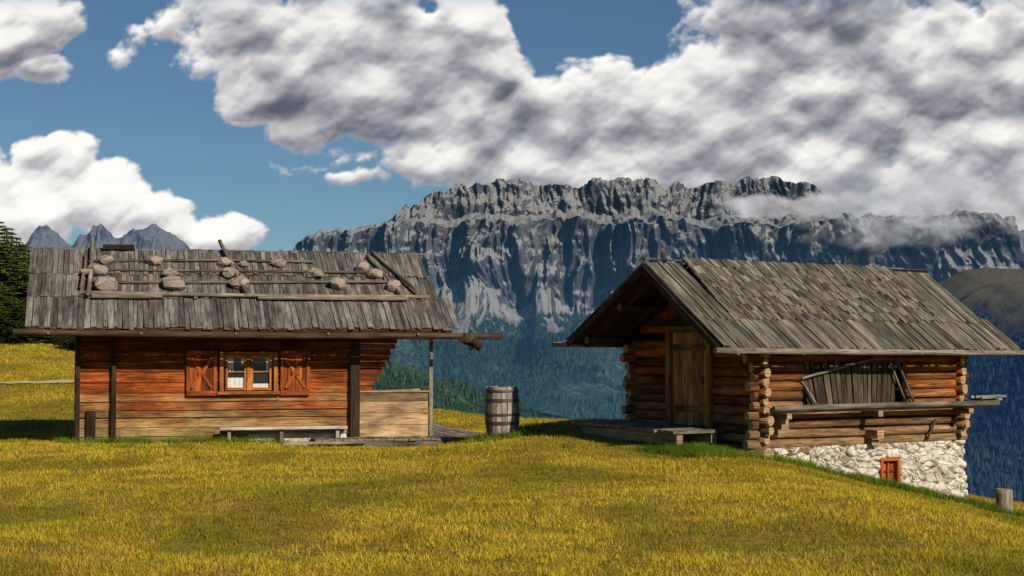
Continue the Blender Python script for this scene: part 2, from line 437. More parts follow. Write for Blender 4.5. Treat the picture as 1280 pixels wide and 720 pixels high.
Mr=Matrix((X,Dl,Nl)).transposed()
st=[(128,335,.2),(118,349,.27),(127,369,.34),(104,352,.16),(188,336,.25),(206,352,.2),(210,366,.33),(276,337,.24),(281,350,.22),(290,364,.27),(345,337,.23),(388,349,.24),(415,364,.29),(453,341,.26),(467,349,.26),(486,366,.24),(395,352,.13),(300,338,.13)]
for i,(a,b_,r_) in enumerate(st):
    u=-1.13+(a-36)*.01896; s_=(413-b_)/97*3.79
    rot=Matrix.Rotation(R(-.3,.3),3,Nl)
    add_rock(P(u,s_,.2),r_*R(.85,1.05),r_*R(.6,.9),r_*.6,i,rot@Mr)
npmesh('roof_stones',rockV,rockF,M_ROCK,False,LH)
mb=MB()
cx,cz=3.87,-.485; ww,hh_=1.34,.97
for sx in (-1,1): mb.box((cx+sx*(ww/2-.045),-.03,cz),hh_,.09,.1,Z,X,-Y,tint=.6)
mb.box((cx,-.032,cz+hh_/2-.04),ww-.18,.1,.08,tint=.6); mb.box((cx,-.05,cz-hh_/2+.02),ww+.1,.16,.07,tint=.8)
mb.box((cx,-.028,cz),hh_-.14,.1,.07,Z,X,-Y,tint=.7)
for sx in (-1,1):
    c0=cx+sx*.29
    for q in (-1,1): mb.box((c0+q*.215,-.005,cz),hh_-.15,.05,.05,Z,X,-Y,tint=.9)
    for q in (-1,1): mb.box((c0,-.006,cz+q*.375),.385,.05,.06,tint=.9)
    mb.box((c0,-.004,cz+.02),.385,.03,.025,tint=.9)
mb.build('window_frame',wood('window_wood',(.22,.06,.012),(.66,.26,.06),(.5,.25,.09),wamt=.1),LH,.006)
mb=MB(); mb.box((cx,.035,cz),1.2,.01,.85,tint=.5); mb.build('window_glass',M_GLASS,LH)
V_=[];F_=[]
for (a,b_,zt,zb) in ((3.36,3.52,-.12,-.42),(3.38,3.78,-.6,-.86),(3.70,3.80,-.12,-.3),(4.28,4.40,-.12,-.42),(3.98,4.38,-.74,-.88)):
    b0=len(V_); nn=16
    for j in range(nn):
        t=j/(nn-1); xx=a+(b_-a)*t; yy=.022+.006*math.sin(t*22)
        V_.append((xx,yy,zt)); V_.append((xx,yy,zb-(.03*math.sin(t*15))))
    for j in range(nn-1): F_.append([b0+2*j,b0+2*j+1,b0+2*j+3,b0+2*j+2])
npmesh('curtains',V_,F_,M_CURT,True,LH)
mb=MB()
for c0,w in ((2.79,.70),(4.95,.70)):
    zc=-.49;H_=1.06
    n_=4
    for i in range(n_): mb.box((c0-w/2+w/n_*(i+.5),-.035,zc),H_,w/n_-.012,.03,Z,X,-Y)
    for q in (-1,1):
        mb.box((c0,-.066,zc+q*(H_/2-.06)),w-.02,.03,.11); mb.box((c0+q*(w/2-.045),-.066,zc),H_-.25,.08,.03,Z,X,-Y)
    for q in (-1,1):
        ax=Vector((w-.2,0,q*(H_-.3))).normalized(); mb.box((c0,-.063-.012*(q+1),zc),math.hypot(w-.2,H_-.3)*.93,.03,.07,ax,Y,ax.cross(Y))
    mb.box((c0,-.09,zc),.16,.03,.1)
mb.build('shutters',W_RED,LH,.004)
mb=MB()
z=-2.02
for h in (.29,.27,.28,.22):
    mb.box((7.3,.0,z+h/2),1.66,.045,h-.012,jit=.004); mb.box((8.12,1.0,z+h/2),1.9,.045,h-.012,Y,-X,Z,jit=.004); z+=h
mb.box((7.3,-.0,z+.02),1.75,.12,.04); mb.box((8.14,1.0,z+.02),1.9,.12,.04,Y,-X,Z)
mb.build('porch_railing',W_PALE,LH,.005)
mb=MB(); mb.box((8.2,-.02,-.85),2.45,.09,.09,Z,X,-Y,tint=.9)
mb.log((6.6,.3,-.97),(8.0,.3,-.93),.05); mb.build('porch_posts',W_DECK,LH,.006)
mb=MB(); mb.box((4.65,-.38,-1.76),2.95,.32,.06,jit=.006,tint=.9); mb.box((4.65,-.22,-1.86),2.9,.04,.09,tint=.2)
for xx in (3.4,4.6,5.9): mb.box((xx,-.36,-1.97),.4,.08,.2,Z,X,-Y)
mb.build('bench',W_CHALK,LH,.006)
mb=MB()
mb.box((5.0,-.12,-2.12),2.3,.22,.4,tint=.8); mb.box((2.9,-.06,-2.25),6.2,.12,.28)
mb.build('stone_footing',M_STONE,LH,.03)
mb=MB(); xx=5.3
while xx<9.45:
    w=R(.14,.2); l0=-1.05+R(-.07,.05); l1=6.8; mb.box((xx+w/2,(l0+l1)/2,-2.03+R(-.006,.006)),l1-l0,w-.014,.045,Y,-X,Z,jit=.003); xx+=w
mb.box((7.35,-1.0,-2.14),4.2,.1,.16,tint=.1); mb.box((9.4,2.9,-2.14),7.7,.1,.16,Y,-X,Z); mb.box((5.5,-1.14,-2.08),1.9,.22,.06,tint=1)
mb.build('porch_deck',W_DECK,LH,.004)
mb=MB(); mb.box((3.1,2.5,-.6),5.8,4.5,.05); mb.box((3.1,.2,-.8),5.9,.04,2.6); mb.build('interior_shade',M_BLACK,LH)  # near-black panels stand in for the unlit depth behind the window

# ================================================================ RIGHT HUT
RH=empty('log_barn',(HR[0],HR[1],0),HR[2])
RZ=1.77; EZ=.05; BZ=.20; EY=-2.45; BY=2.75
def roofz(y): return EZ+(RZ-EZ)*(y-EY)/(0-EY) if y<0 else RZ+(BZ-RZ)*y/BY
mb=MB(); YW=-1.9; XW=1.475; XE=7.21; YB=2.2
sp_=.193; z=-1.86
OP=(2.56,5.58,-1.1,-.14)
def lim(ya,z):
    while roofz(ya)-.2<z and abs(ya)>1.2: ya-=math.copysign(.05,ya)
    return ya
while z<.26:
    r_=R(.088,.104)
    xa=XW-R(.18,.42); xb=XE+R(.15,.36)
    if OP[2]<z<OP[3]:
        mb.log((xa,YW,z),(OP[0],YW,z),r_,10,4,.006,.12,.85); mb.log((OP[1],YW,z),(xb,YW,z),r_,10,4,.006,.12,.85)
    else: mb.log((xa,YW,z),(xb,YW,z),r_,10,9,.016,.12,.85)
    mb.log((xa,YB,z),(xb,YB,z),r_,10,5,.01,.08,.85)
    z2=z+sp_/2
    ya=lim(YW-R(.16,.34),z2); yb=lim(YB+R(.1,.36),z2)
    if -1.58<z2<.44:
        mb.log((XW,ya,z2),(XW,-.5,z2),r_,10,4,.006,.12,.85); mb.log((XW,1.0,z2),(XW,yb,z2),r_,10,4,.006,.12,.85)
    else: mb.log((XW,ya,z2),(XW,yb,z2),r_,10,6,.01,.12,.85)
    mb.log((XE,ya,z2),(XE,yb,z2),r_,10,6,.01,.12,.85)
    z+=sp_
mb.log((XW,-1.6,.50),(XW,1.95,.50),.1,10,6,.01,.08,.85); mb.log((XE,-1.6,.50),(XE,1.95,.50),.1,10,6,.01,.08,.85)
mb.log((XW-.1,YW-.35,-2.02),(XW-.05,YB+.3,-2.0),.13,10,6,.01); mb.log((XW-.35,YW-.02,-2.05),(XW+1.2,YW-.02,-2.03),.1)
mb.build('log_walls',W_LOG,RH)
mb=MB()
for xe in (XW,XE):
    y=-1.6
    while y<1.9:
        w=R(.12,.19); top=roofz(y+w/2)-.14
        if top>.62: mb.box((xe+R(-.01,.01),y+w/2,(top+.56)/2),top-.56,w-.01,.035,Z,Y,-X,jit=.003)
        y+=w
mb.build('gable_boards',W_RED,RH,.003)
mb=MB()
for (yy) in (-2.05,-1.05,0,1.15,2.35):
    zz=roofz(yy)-.16; mb.log((.22,yy,zz),(8.1,yy,zz),.085)
mb.box((XW-.12,.05,.62),3.1,.1,.1,Y,-X,Z)
for (ya,za,yb,zb) in ((EY,EZ,0,RZ),(BY,BZ,0,RZ)):
    a=Vector((0,ya,za)); b_=Vector((0,yb,zb)); d_=(b_-a).normalized(); nn=X.cross(d_); nn=nn if nn.z>0 else -nn
    LL=(b_-a).length
    for xx in (.45,1.2,2.2,3.2,4.2,5.2,6.2,7.2): mb.box(a+d_*(LL/2)+X*xx-nn*.1,LL-.1,.08,.09,d_,X,nn)
    mb.box(a+d_*(LL/2)+X*4.08-nn*.03,LL-.02,8.1,.04,d_,X,nn)
    mb.box(a+d_*(LL/2)-X*.02-nn*.05,LL+.02,.03,.13,d_,X,nn,tint=.5)
mb.build('purlins_and_rafters',W_DARK,RH,.004)
mb=MB()
mb.box(Vector((XW-.15,-.45,.98)),.8,.08,.08,Vector((0,.5,.86)).normalized(),Vector((0,.86,-.5)).normalized(),-X,tint=.9)
for (ya,za) in ((EY,EZ),(BY,BZ)):
    a=Vector((0,ya,za)); b_=Vector((0,0,RZ)); d_=(b_-a).normalized(); nn=X.cross(d_); nn=nn if nn.z>0 else -nn; LL=(b_-a).length
    mb.box(a+d_*(LL/2)+X*.09+nn*.085,LL,.17,.025,d_,X,nn,tint=.3)
mb.build('barge_boards',W_GRAY2,RH,.004)
mb=MB(); SL=math.hypot(2.45,RZ-EZ)
slope_boards(mb,EY,EZ,0,RZ,[(-.06,1.12,0,8.62,.02),(1.0,SL+.03,0,1.0,.045),(1.0,SL+.03,6.9,8.0,.045),(1.0,SL+.03,7.95,8.3,.03)],.08,.16)
rows=[];s_=.98;i=0
while s_<SL-.1:
    rows.append((s_,min(s_+.42,SL+.03),.95,7.0,.055+.018*i)); s_+=.25; i+=1
slope_boards(mb,EY,EZ,0,RZ,rows,.07,.13,.034)
slope_boards(mb,BY,BZ,0,RZ,[(-.05,1.6,0,8.5,.02),(1.5,SL+.18,0,8.2,.045)],.12,.2)
x=0
while x<7.9:
    w=R(.5,1.0); mb.box((x+w/2,.03,RZ+.15+R(-.012,.012)),w,.2,.03,jit=.006); x+=w
mb.log((.55,.0,RZ+.1),(.58,.05,RZ+.3),.05)
mb.build('shingle_roof',W_GRAY2,RH)
mb=MB()
mb.log((-.25,EY-.09,EZ-.03),(8.95,EY-.09,EZ-.07),.06,10,12,.012,.05,tint=.7); mb.log((-.35,BY+.08,BZ-.03),(8.9,BY+.08,BZ-.05),.06,10,12,.012,.05)
for xx in (.3,2,3.7,5.4,7.1,8.4): mb.box((xx,EY-.02,EZ-.08),.25,.04,.05,Y,X,Z)
mb.build('gutters',W_DECK,RH)
mb=MB(); dz0,dz1=-1.55,.42; y=-.36
while y<.86:
    w=min(.17,.87-y+.01); mb.box((XW-.04,y+w/2,(dz0+dz1)/2),dz1-dz0,w-.012,.04,Z,Y,-X,jit=.003); y+=.17
for zz in (-1.2,.1): mb.box((XW-.075,.25,zz),1.15,.03,.13,Y,-X,Z,tint=.3)
for yy in (-.43,.94): mb.box((XW-.06,yy,(dz0+dz1)/2),dz1-dz0+.1,.12,.14,Z,Y,-X,tint=.4)
mb.box((XW-.07,.255,dz1+.06),1.5,.16,.13,Y,-X,Z,tint=.3)
mb.build('door',W_DOOR,RH,.005)
mb=MB(); mb.box((XW-.1,-.2,-.6),.16,.05,.03,Z,Y,-X); mb.box((XW-.1,.7,.1),.4,.04,.015,Y,-X,Z); mb.box((XW-.1,.7,-1.2),.4,.04,.015,Y,-X,Z); mb.build('door_ironwork',M_IRON,RH)
mb=MB(); y=-.9
while y<2.5:
    w=R(.16,.24); tz=-1.6+.02*y; mb.box((.72,y+w/2,tz),1.35+R(-.15,.1),w-.015,.07,X,Y,Z,jit=.008); y+=w
for xx in (.25,1.15): mb.box((xx,.8,-1.75),3.3,.16,.24,Y,-X,Z)
mb.build('door_platform',W_DECK,RH,.008)
mb=MB(); x=2.72
while x<5.1:
    w=R(.11,.17); lean=(x-3.6)*.16-.12; ax=Vector((lean,0,1)).normalized(); zb=-1.12; L_=R(.85,1.02)
    mb.box(Vector((x+w/2,YW-.04+R(-.02,.02),zb))+ax*(L_/2),L_,w-.02,.03,ax,(X-Z*lean).normalized(),-Y,jit=.005); x+=w
mb.build('hay_slats',wood('slat_wood',(.03,.022,.014),(.13,.095,.065),(.16,.135,.10),wamt=.3),RH,.003)
mb=MB()
mb.log((2.5,YW-.12,-.55),(4.55,YW-.12,-.12),.03,8); mb.log((2.5,YW-.12,-.6),(2.9,YW-.12,-1.1),.03,8)
mb.log((5.15,YW-.14,-.1),(5.7,YW-.14,-1.05),.03,8); mb.log((5.0,YW-.12,-.2),(5.45,YW-.12,-1.0),.025,8)
mb.log((1.45,YW-.42,-1.13),(8.05,YW-.42,-1.12),.06,10,10,.015,.08,tint=.3)
mb.build('rail_poles',W_DECK,RH)
mb=MB()
mb.box((4.6,YW-.27,-1.2),6.1,.16,.035,tint=.3,jit=.006)
for q in range(5): mb.box((7.85+R(-.1,.25),YW-.34+.05*q,-1.06+R(-.05,.1)),.8,.06,.05,(X+Z*R(-.08,.08)).normalized(),Y,Z)
mb.build('stacked_laths',W_CHALK,RH)
mb=MB()
for xx in (1.75,4.3,7.05): mb.box((xx,YW-.25,-1.28),.6,.14,.12,Y,-X,Z)
mb.box((4.42,YW-.2,-1.72),.45,.2,.18,Y,-X,Z,tint=.9); mb.box((4.42,YW-.14,-1.9),.3,.24,.12,Y,-X,Z,tint=.4)
mb.log((6.35,YW-.15,-1.45),(6.1,YW-.15,-1.9),.03,7)
mb.box((1.8,YW-.2,-1.45),.35,.2,.2,Y,-X,Z)
mb.build('beam_ends',W_LOG,RH,.008)
mb=MB(); mb.box((4.3,.15,-.8),5.5,3.9,.05); mb.box((4.3,YW+.25,-.7),5.5,.04,2.0); mb.box((XW+.2,.15,-.6),.04,3.9,2.0); mb.build('interior_shade',M_BLACK,RH)  # near-black panels paint the shade behind the hay opening
nu,nv=260,100
uu=np.linspace(1.7,7.28,nu); zz=np.linspace(-1.93,-4.1,nv)
UU,ZZ=np.meshgrid(uu,zz)
pts=rng.uniform([1.5,-4.3],[7.5,-1.8],(330,2)); dmin=np.full(UU.shape,9.);d2=np.full(UU.shape,9.)
for p in pts:
    q=np.hypot(UU-p[0],(ZZ-p[1])*1.4); m_=q<dmin; d2=np.where(m_,dmin,np.minimum(d2,q)); dmin=np.where(m_,q,dmin)
rel=np.clip((d2-dmin)*1.2,0,.09)+(fbm(UU*5,ZZ*5,4,5)-.5)*.08
YY=YW-.06-(-1.93-ZZ)*.05-rel
hole=(UU>4.69)&(UU<5.29)&(ZZ<-2.25)&(ZZ>-2.8); YY=np.where(hole,YW+.1,YY)
Vv=np.stack([UU+(ZZ+1.93)*-.02*(UU>7),YY,ZZ],-1).reshape(-1,3)
npmesh('stone_base',Vv,gridF(nv,nu)[:,::-1],M_STONE,True,RH)
mb=MB(); mb.box((7.18,.2,-3.0),.2,4.2,2.2); mb.box((1.72,.2,-3.0),.2,4.2,2.2); mb.box((4.4,2.2,-3.0),5.5,.2,2.2); mb.build('stone_base_sides',M_STONE,RH,.02)
mb=MB(); cx,cz=4.99,-2.53
for q in (-1,1): mb.box((cx+q*.25,YW-.09,cz),.58,.08,.12,Z,X,-Y); mb.box((cx,YW-.092,cz+q*.26),.42,.12,.07)
mb.box((cx,YW-.06,cz),.5,.05,.04,Z,X,-Y); mb.box((cx,YW-.05,cz),.46,.04,.04)
for q in (-1,1): mb.box((cx+q*.12,YW-.03,cz),.46,.19,.02,Z,X,-Y,tint=.4)
mb.build('cellar_window',W_RED,RH,.004)

# ================================================================ BARREL, STUMP
BRL=empty('wooden_barrel',(-.22,36.4,0)); zb=float(gz(-.22,36.4))-.03
mb=MB(); ns=20; H_=1.14
def br(t): return .335+.05*math.sin(math.pi*t)+.012*(t)
for i in range(ns):
    tint=R(0,1);ou=R(0,50); a0=2*math.pi*(i+.05)/ns; a1=2*math.pi*(i+.95)/ns; dr=R(-.007,.007); top=H_+R(-.02,.02)
    b0=len(mb.v); sg=10
    for k in range(sg+1):
        t=k/sg; r1=br(t)+dr; r0=r1-.03
        for (rr,aa) in ((r1,a0),(r1,a1),(r0,a1),(r0,a0)): mb.v.append(Vector((rr*math.cos(aa),rr*math.sin(aa),zb+t*top)))
    for k in range(sg):
        for j in range(4):
            j2=(j+1)%4; mb.f.append([b0+4*k+j,b0+4*k+j2,b0+4*k+4+j2,b0+4*k+4+j]); mb.sm.append(False)
            for (kk,jj) in ((k,j),(k,j2),(k+1,j2),(k+1,j)): mb.uv.append((ou+H_*kk/sg,ou+.1*(jj in (1,2)))); mb.c.append((tint,.5,0,1))
    mb.f.append([b0+4*sg+j for j in range(4)]); mb.sm.append(False)
    for j in range(4): mb.uv.append((ou,j*.05)); mb.c.append((tint,.5,.3,1))
mb.build('staves',W_CHALK,BRL)
def hoop(t,h,name,parent,mat):
    V_=[];F_=[]; n_=40
    for j in range(n_):
        a=2*math.pi*j/n_
        for (zz,dr) in ((t-h/2,.004),(t-h/2,.014),(t+h/2,.014),(t+h/2,.004)):
            rr=br(zz/H_)+dr; V_.append((rr*math.cos(a),rr*math.sin(a),zb+zz))
    for j in range(n_):
        j2=(j+1)%n_
        for k in range(4): F_.append([4*j+k,4*j2+k,4*j2+(k+1)%4,4*j+(k+1)%4])
    npmesh(name,V_,F_,mat,False,parent)
for i,(t,h) in enumerate(((.07,.06),(.33,.07),(.52,.05),(.84,.07),(1.05,.05))): hoop(t,h,'hoop_%d'%i,BRL,M_IRON)
mb=MB(); mb.log((0,0,zb+.05),(0,0,zb+H_-.12),.31,24,2,0,0); mb.build('barrel_inside',W_DARK,BRL)
mb=MB(); sx,sy=10.42,34.1; z0=float(gz(sx,sy))
mb.log((sx,sy,z0-.2),(sx+.04,sy,z0+.52),.2,14,6,.015,.12,taper=.85); mb.build('tree_stump',W_DECK)

# ================================================================ PINES
M_PN,nt,b=newmat('pine_needles'); at=nd(nt,'ShaderNodeAttribute',attribute_name='Col').outputs[0]
nt.links.new(at,b.inputs['Base Color'])
def pine(seed):
    rr=random.Random(seed); V_=[];F_=[];C_=[]
    H=1.0
    lv=40
    for i in range(lv):
        t=.04+.96*(i/lv); rad=.20*(1-t)**.75*rr.uniform(.7,1.15)+.008
        nb=13 if t<.7 else 8
        for k in range(nb):
            a=rr.uniform(0,6.283); L=rad*rr.uniform(.65,1.15); dr=-L*rr.uniform(.15,.5)
            dirx,diry=math.cos(a),math.sin(a)
            sh=rr.uniform(.6,1.3)
            m=6
            for q in range(m):
                f=(q+.6)/m; cx,cy,cz=dirx*L*f,diry*L*f,t*H+dr*f*f+L*.1*f
                for s_ in (-1,1):
                    w=L*.34*(1.15-f)+.006; tx,ty=-diry*s_,dirx*s_
                    e=rr.uniform(.6,1.2)
                    p0=(cx,cy,cz)
                    p1=(cx+tx*w*e+dirx*.012,cy+ty*w*e+diry*.012,cz-w*rr.uniform(.2,.7)); p2=(cx+dirx*L*.26+tx*w*.2,cy+diry*L*.26+ty*w*.2,cz-rr.uniform(.0,.014))
                    b0=len(V_); V_+= [p0,p1,p2]; F_.append((b0,b0+1,b0+2))
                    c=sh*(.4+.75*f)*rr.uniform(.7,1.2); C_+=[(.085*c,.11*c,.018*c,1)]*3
    me=bpy.data.meshes.new('pine_crown'); me.from_pydata(V_,[],F_)
    ca=me.color_attributes.new(name='Col',type='FLOAT_COLOR',domain='POINT'); ca.data.foreach_set('color',np.array(C_,dtype=np.float32).ravel())
    me.materials.append(M_PN); return me
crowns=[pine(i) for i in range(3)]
mb=MB(); mb.log((0,0,-.05),(0,0,.97),.016,8,6,.004,.1,taper=.15); tk=mb.build('pine_trunk',W_DARK); tm=tk.data; bpy.data.objects.remove(tk)
trees=[(-60,262,90),(-45,275,86),(-35,262,88),(-24,285,86),(-18,268,93),(-10,290,87),(-3,272,90),(4,292,87),(7,280,92),(13,286,94),(16,308,87),(19,292,91),(23,298,90),(27,300,92),(28,322,87),(31,303,94),(35,308,95),(38,318,95),(40,345,88),(50,350,95),(60,380,88),(72,385,94),(84,395,90),(95,398,95),
       (-12,350,85),(4,355,84),(17,370,84),(28,375,84),(36,385,84),(45,390,84),(57,400,84),(70,405,86),(80,405,89),(88,410,87),(-30,330,84),(-2,385,83),(10,395,83),(24,400,83),(110,405,95),(130,410,96),(60,412,84),(50,418,83),(75,420,84),(93,418,82),(100,415,84)]
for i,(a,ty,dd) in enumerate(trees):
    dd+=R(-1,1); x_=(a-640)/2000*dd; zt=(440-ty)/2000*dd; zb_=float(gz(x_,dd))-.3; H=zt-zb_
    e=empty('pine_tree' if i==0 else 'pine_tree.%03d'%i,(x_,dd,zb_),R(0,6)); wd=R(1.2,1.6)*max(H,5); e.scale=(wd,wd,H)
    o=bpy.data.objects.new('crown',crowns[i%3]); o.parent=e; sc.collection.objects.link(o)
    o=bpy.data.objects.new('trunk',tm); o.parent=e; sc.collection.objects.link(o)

# ================================================================ MOUNTAINS
def mountmat(name,rockd,rockl,scree,forest,haze,hz0,hz1,fl0,fl1,amin=.15,amax=.9,meadow=None,k=1.0,fs=.07,bt=.08):
    m,nt,b=newmat(name)
    g=nd(nt,'ShaderNodeNewGeometry'); pos=g.outputs['Position']
    sx=nd(nt,'ShaderNodeSeparateXYZ'); nt.links.new(pos,sx.inputs[0])
    nn=nd(nt,'ShaderNodeSeparateXYZ'); nt.links.new(g.outputs['Normal'],nn.inputs[0])
    s1=noise(nt,scl(nt,pos,(.035*k,.035*k,.006*k)),1,7,.78); s2=noise(nt,scl(nt,pos,(.003*k,.003*k,.04*k)),1,4,.6,.3); s3=noise(nt,pos,.010*k,8,.75)
    f=mth(nt,'ADD',mth(nt,'MULTIPLY',s1,.58),mth(nt,'ADD',mth(nt,'MULTIPLY',s2,.10),mth(nt,'MULTIPLY',s3,.32)))
    rock=mix(nt,mr(nt,f,.42,.58),rockd,rockl)
    fl=mth(nt,'ADD',nn.outputs[2],mth(nt,'MULTIPLY',mth(nt,'SUBTRACT',s3,.5),.8))
    c=mix(nt,mr(nt,fl,.50,.68),rock,scree)
    t1=noise(nt,pos,fs,3,.75)
    t2=noise(nt,pos,fs*.12,4,.6)
    fc=mix(nt,mr(nt,t1,.42,.58),tuple(q*.25 for q in forest),forest)
    fc=mix(nt,1.0,fc,mix(nt,mr(nt,t2,.35,.65),(.45,.45,.45),(1.5,1.5,1.5)),'MULTIPLY')
    if meadow: fc=mix(nt,mr(nt,noise(nt,pos,.004*k,6,.6),.56,.62),fc,meadow)
    fz=mth(nt,'ADD',sx.outputs[2],mth(nt,'MULTIPLY',mth(nt,'SUBTRACT',s3,.5),260*k**-1))
    c=mix(nt,mr(nt,fz,fl0,fl1,1,0),c,fc)
    nt.links.new(c,b.inputs['Base Color']); b.inputs['Roughness'].default_value=1; b.inputs['Specular IOR Level'].default_value=0
    bump(nt,b,mth(nt,'ADD',mth(nt,'MULTIPLY',f,mr(nt,fz,fl0,fl1,.25,1)),mth(nt,'MULTIPLY',t1,bt)),34)
    b.inputs['Emission Color'].default_value=(*haze,1)  # blue emission painted in as aerial haze, stronger towards the valley
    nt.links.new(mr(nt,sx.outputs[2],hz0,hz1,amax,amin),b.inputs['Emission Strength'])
    return m
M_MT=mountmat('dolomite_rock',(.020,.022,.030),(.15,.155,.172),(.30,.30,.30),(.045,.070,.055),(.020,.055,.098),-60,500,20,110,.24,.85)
def PX(a,D): return (np.asarray(a,float)-640)/2000*D
def PZ(yy,D): return (440-np.asarray(yy,float))/2000*D
xs=np.concatenate([np.arange(-3600,-1200,40),np.arange(-1200,2100,4.0),np.arange(2100,4800,45)])
T=np.interp(xs,PX([60,250,330,370,400,430,470,500,512,530,560,600,640,680,720,760,800,850,880,930,1000,1020,1060,1120,1200,1240,1256,1300,1500],5650),
   PZ([400,360,335,318,303,293,286,275,262,247,238,231,232,238,231,227,230,237,231,227,235,252,268,275,268,276,312,335,350],5650))
T=T+ (ridg(xs/80,xs*0,5,2,.55)-.55)*40*sm((T-330)/150)+(np.floor(vn(xs/48,xs*0,8)*4)/4-.5)*30*sm((T-330)/150)
Lz=np.interp(xs,PX([60,250,330,370,400,450,510,560,600,660,700,760,820,900,950,1050,1150,1200,1240,1256,1300,1500],5250),
   PZ([405,365,338,322,306,296,290,289,286,292,279,290,284,294,290,286,283,274,284,322,345,360],5250))
Lz=np.minimum(Lz,T-2)+(ridg(xs/70,xs*0,4,4)-.5)*45
Bz=np.interp(xs,PX([60,330,400,550,700,900,1100,1250,1300],5000),PZ([430,400,360,366,385,375,362,345,360],5000))+(ridg(xs/210,xs*0,4,14)-.5)*170
Bz=np.minimum(Bz,Lz-20)
MZ=-60+(fbm(xs/500,xs*0,3,6)-.5)*110
def seg(n,d0,z0,d1,z1,pw=1.0,kind=0):
    t=np.linspace(0,1,n,endpoint=False)[:,None]
    return (d0+(d1-d0)*t+0*xs[None,:], z0+(z1-z0)*t**pw+0*xs[None,:], np.full((n,len(xs)),float(kind)), t+0*xs[None,:])
O=np.zeros_like(xs)
S=[seg(25,150,-75+O,900,-130+O),seg(50,900,-130+O,2900,-128+O),seg(90,2900,-128+O,4100,MZ,1.2,1),seg(110,4100,MZ,5000,Bz,1.35,2),
   seg(110,5000,Bz,5110,Lz,1.0,3),seg(55,5110,Lz,5490,Lz+(T-Lz)*.30,1.0,4),seg(90,5490,Lz+(T-Lz)*.30,5590,T,1.0,5),seg(10,5590,T,6100,T-20,1.0,6),seg(8,6100,T-20,7000,-150+O,1.0,7)]
DD=np.concatenate([s[0] for s in S]);ZZ=np.concatenate([s[1] for s in S]);KK=np.concatenate([s[2] for s in S]);TT=np.concatenate([s[3] for s in S])
XX=xs[None,:]+0*DD
amp=np.select([KK==0,KK==1,KK==2,KK==3,KK==4,KK==5],[0,60*TT,60+190*TT,250+0*TT,250-90*TT,160+0*TT],60)
wx=XX+60*(fbm(XX/150,ZZ/150,3,90)-.5)
but=ridg(wx/230,ZZ/900,5,11,.55)
but2=ridg(wx/70,ZZ/330,4,17,.6); but3=ridg(wx/24,ZZ/110,3,19,.6)
DD=DD-amp*(but*1.3+.6*but2+.26*but3-.95)
cl=(KK==3)|(KK==5)
DD=DD+np.where(cl,10*(vn(XX/200,ZZ/30+XX/900,40)-.5)+38*(fbm(XX/35,ZZ/45,4,44)-.5),0)
g1=(ridg(XX/360+.35*fbm(XX/260,DD/260,3,91),DD/900,5,50,.52)-.55)*260*np.where(KK==1,.25+.75*np.sin(TT*1.57),np.maximum(0,1-TT)**.7)
ZZ=ZZ+np.where((KK==1)|(KK==2),g1*np.where(KK==1,TT**.5,1),0)+np.where((KK==4),(fbm(XX/50,DD/50,4,60)-.5)*60*np.sin(TT*3.14),0)
ZZ=ZZ+np.where(KK==0,(fbm(XX/120,DD/120,3,70)-.5)*12*TT,0)
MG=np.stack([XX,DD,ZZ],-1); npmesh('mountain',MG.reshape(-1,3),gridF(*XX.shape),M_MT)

def ridge(name,px,py,D,mat,x0,x1,step,depth,zb,rs,amp_,rough,rows=120,pw=1.0,sd=0,inner=0,irs=200):
    xs=np.arange(x0,x1,step); T=np.interp(xs,PX(px,D),PZ(py,D))+(ridg(xs/rs,xs*0,5,sd)-.5)*rough
    t=np.linspace(0,1,rows)[:,None]; zz=zb+(T[None,:]-zb)*t**pw; dd=D-depth*(1-t)+0*zz; XX=xs[None,:]+0*zz
    dd=dd-amp_*(ridg(XX/rs/1.5,zz/rs/4,5,sd+5)-.5)*np.minimum(1,3*(1-t)+.3)
    zz=zz+(fbm(XX/rs*2,dd/rs*2,4,sd+9)-.5)*rough*.8*(t<.98)
    zz=zz+(ridg(XX/irs+dd/irs*.4,dd/irs*.6,5,sd+15)-.6)*inner*np.sin(np.clip(t,0,1)*math.pi)**.7
    bk=np.stack([xs,np.full_like(xs,D+depth*.6),np.full_like(xs,zb)],-1)[None]
    G=np.stack([XX,dd,zz],-1)
    V=np.concatenate([G,bk],0)
    npmesh(name,V.reshape(-1,3),gridF(rows+1,len(xs)),mat); return G
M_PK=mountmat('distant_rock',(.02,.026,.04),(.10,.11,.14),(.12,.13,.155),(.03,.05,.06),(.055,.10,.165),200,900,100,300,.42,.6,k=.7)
ridge('distant_peaks',[-120,-40,30,42,58,75,92,100,113,126,142,152,165,178,192,205,225,244,262,300,380,700],[330,310,308,290,283,300,310,296,290,277,296,300,286,284,283,290,300,316,330,338,345,350],9500,M_PK,-4500,800,9,900,-100,110,300,70,130,sd=3)
ridge('distant_peaks',[1150,1235,1250,1262,1275,1290,1330,1400],[330,305,298,293,291,288,282,300],9300,M_PK,2000,4500,9,900,-100,150,260,60,130,sd=13)
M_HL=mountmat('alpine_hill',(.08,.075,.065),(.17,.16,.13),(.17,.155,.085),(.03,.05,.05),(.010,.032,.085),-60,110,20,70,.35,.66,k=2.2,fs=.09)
HG=ridge('hill',[1000,1120,1160,1180,1200,1230,1260,1300,1400,1600],[450,390,362,348,338,332,336,330,318,330],2500,M_HL,350,2400,4,1500,-165,120,150,16,260,1.1,sd=23,inner=120,irs=300)
M_HL2=mountmat('forest_floor',(.03,.04,.04),(.06,.07,.06),(.035,.055,.03),(.03,.06,.04),(.012,.036,.06),-100,60,0,60,.3,.55,meadow=(.08,.11,.03),k=2.0,fs=.09)
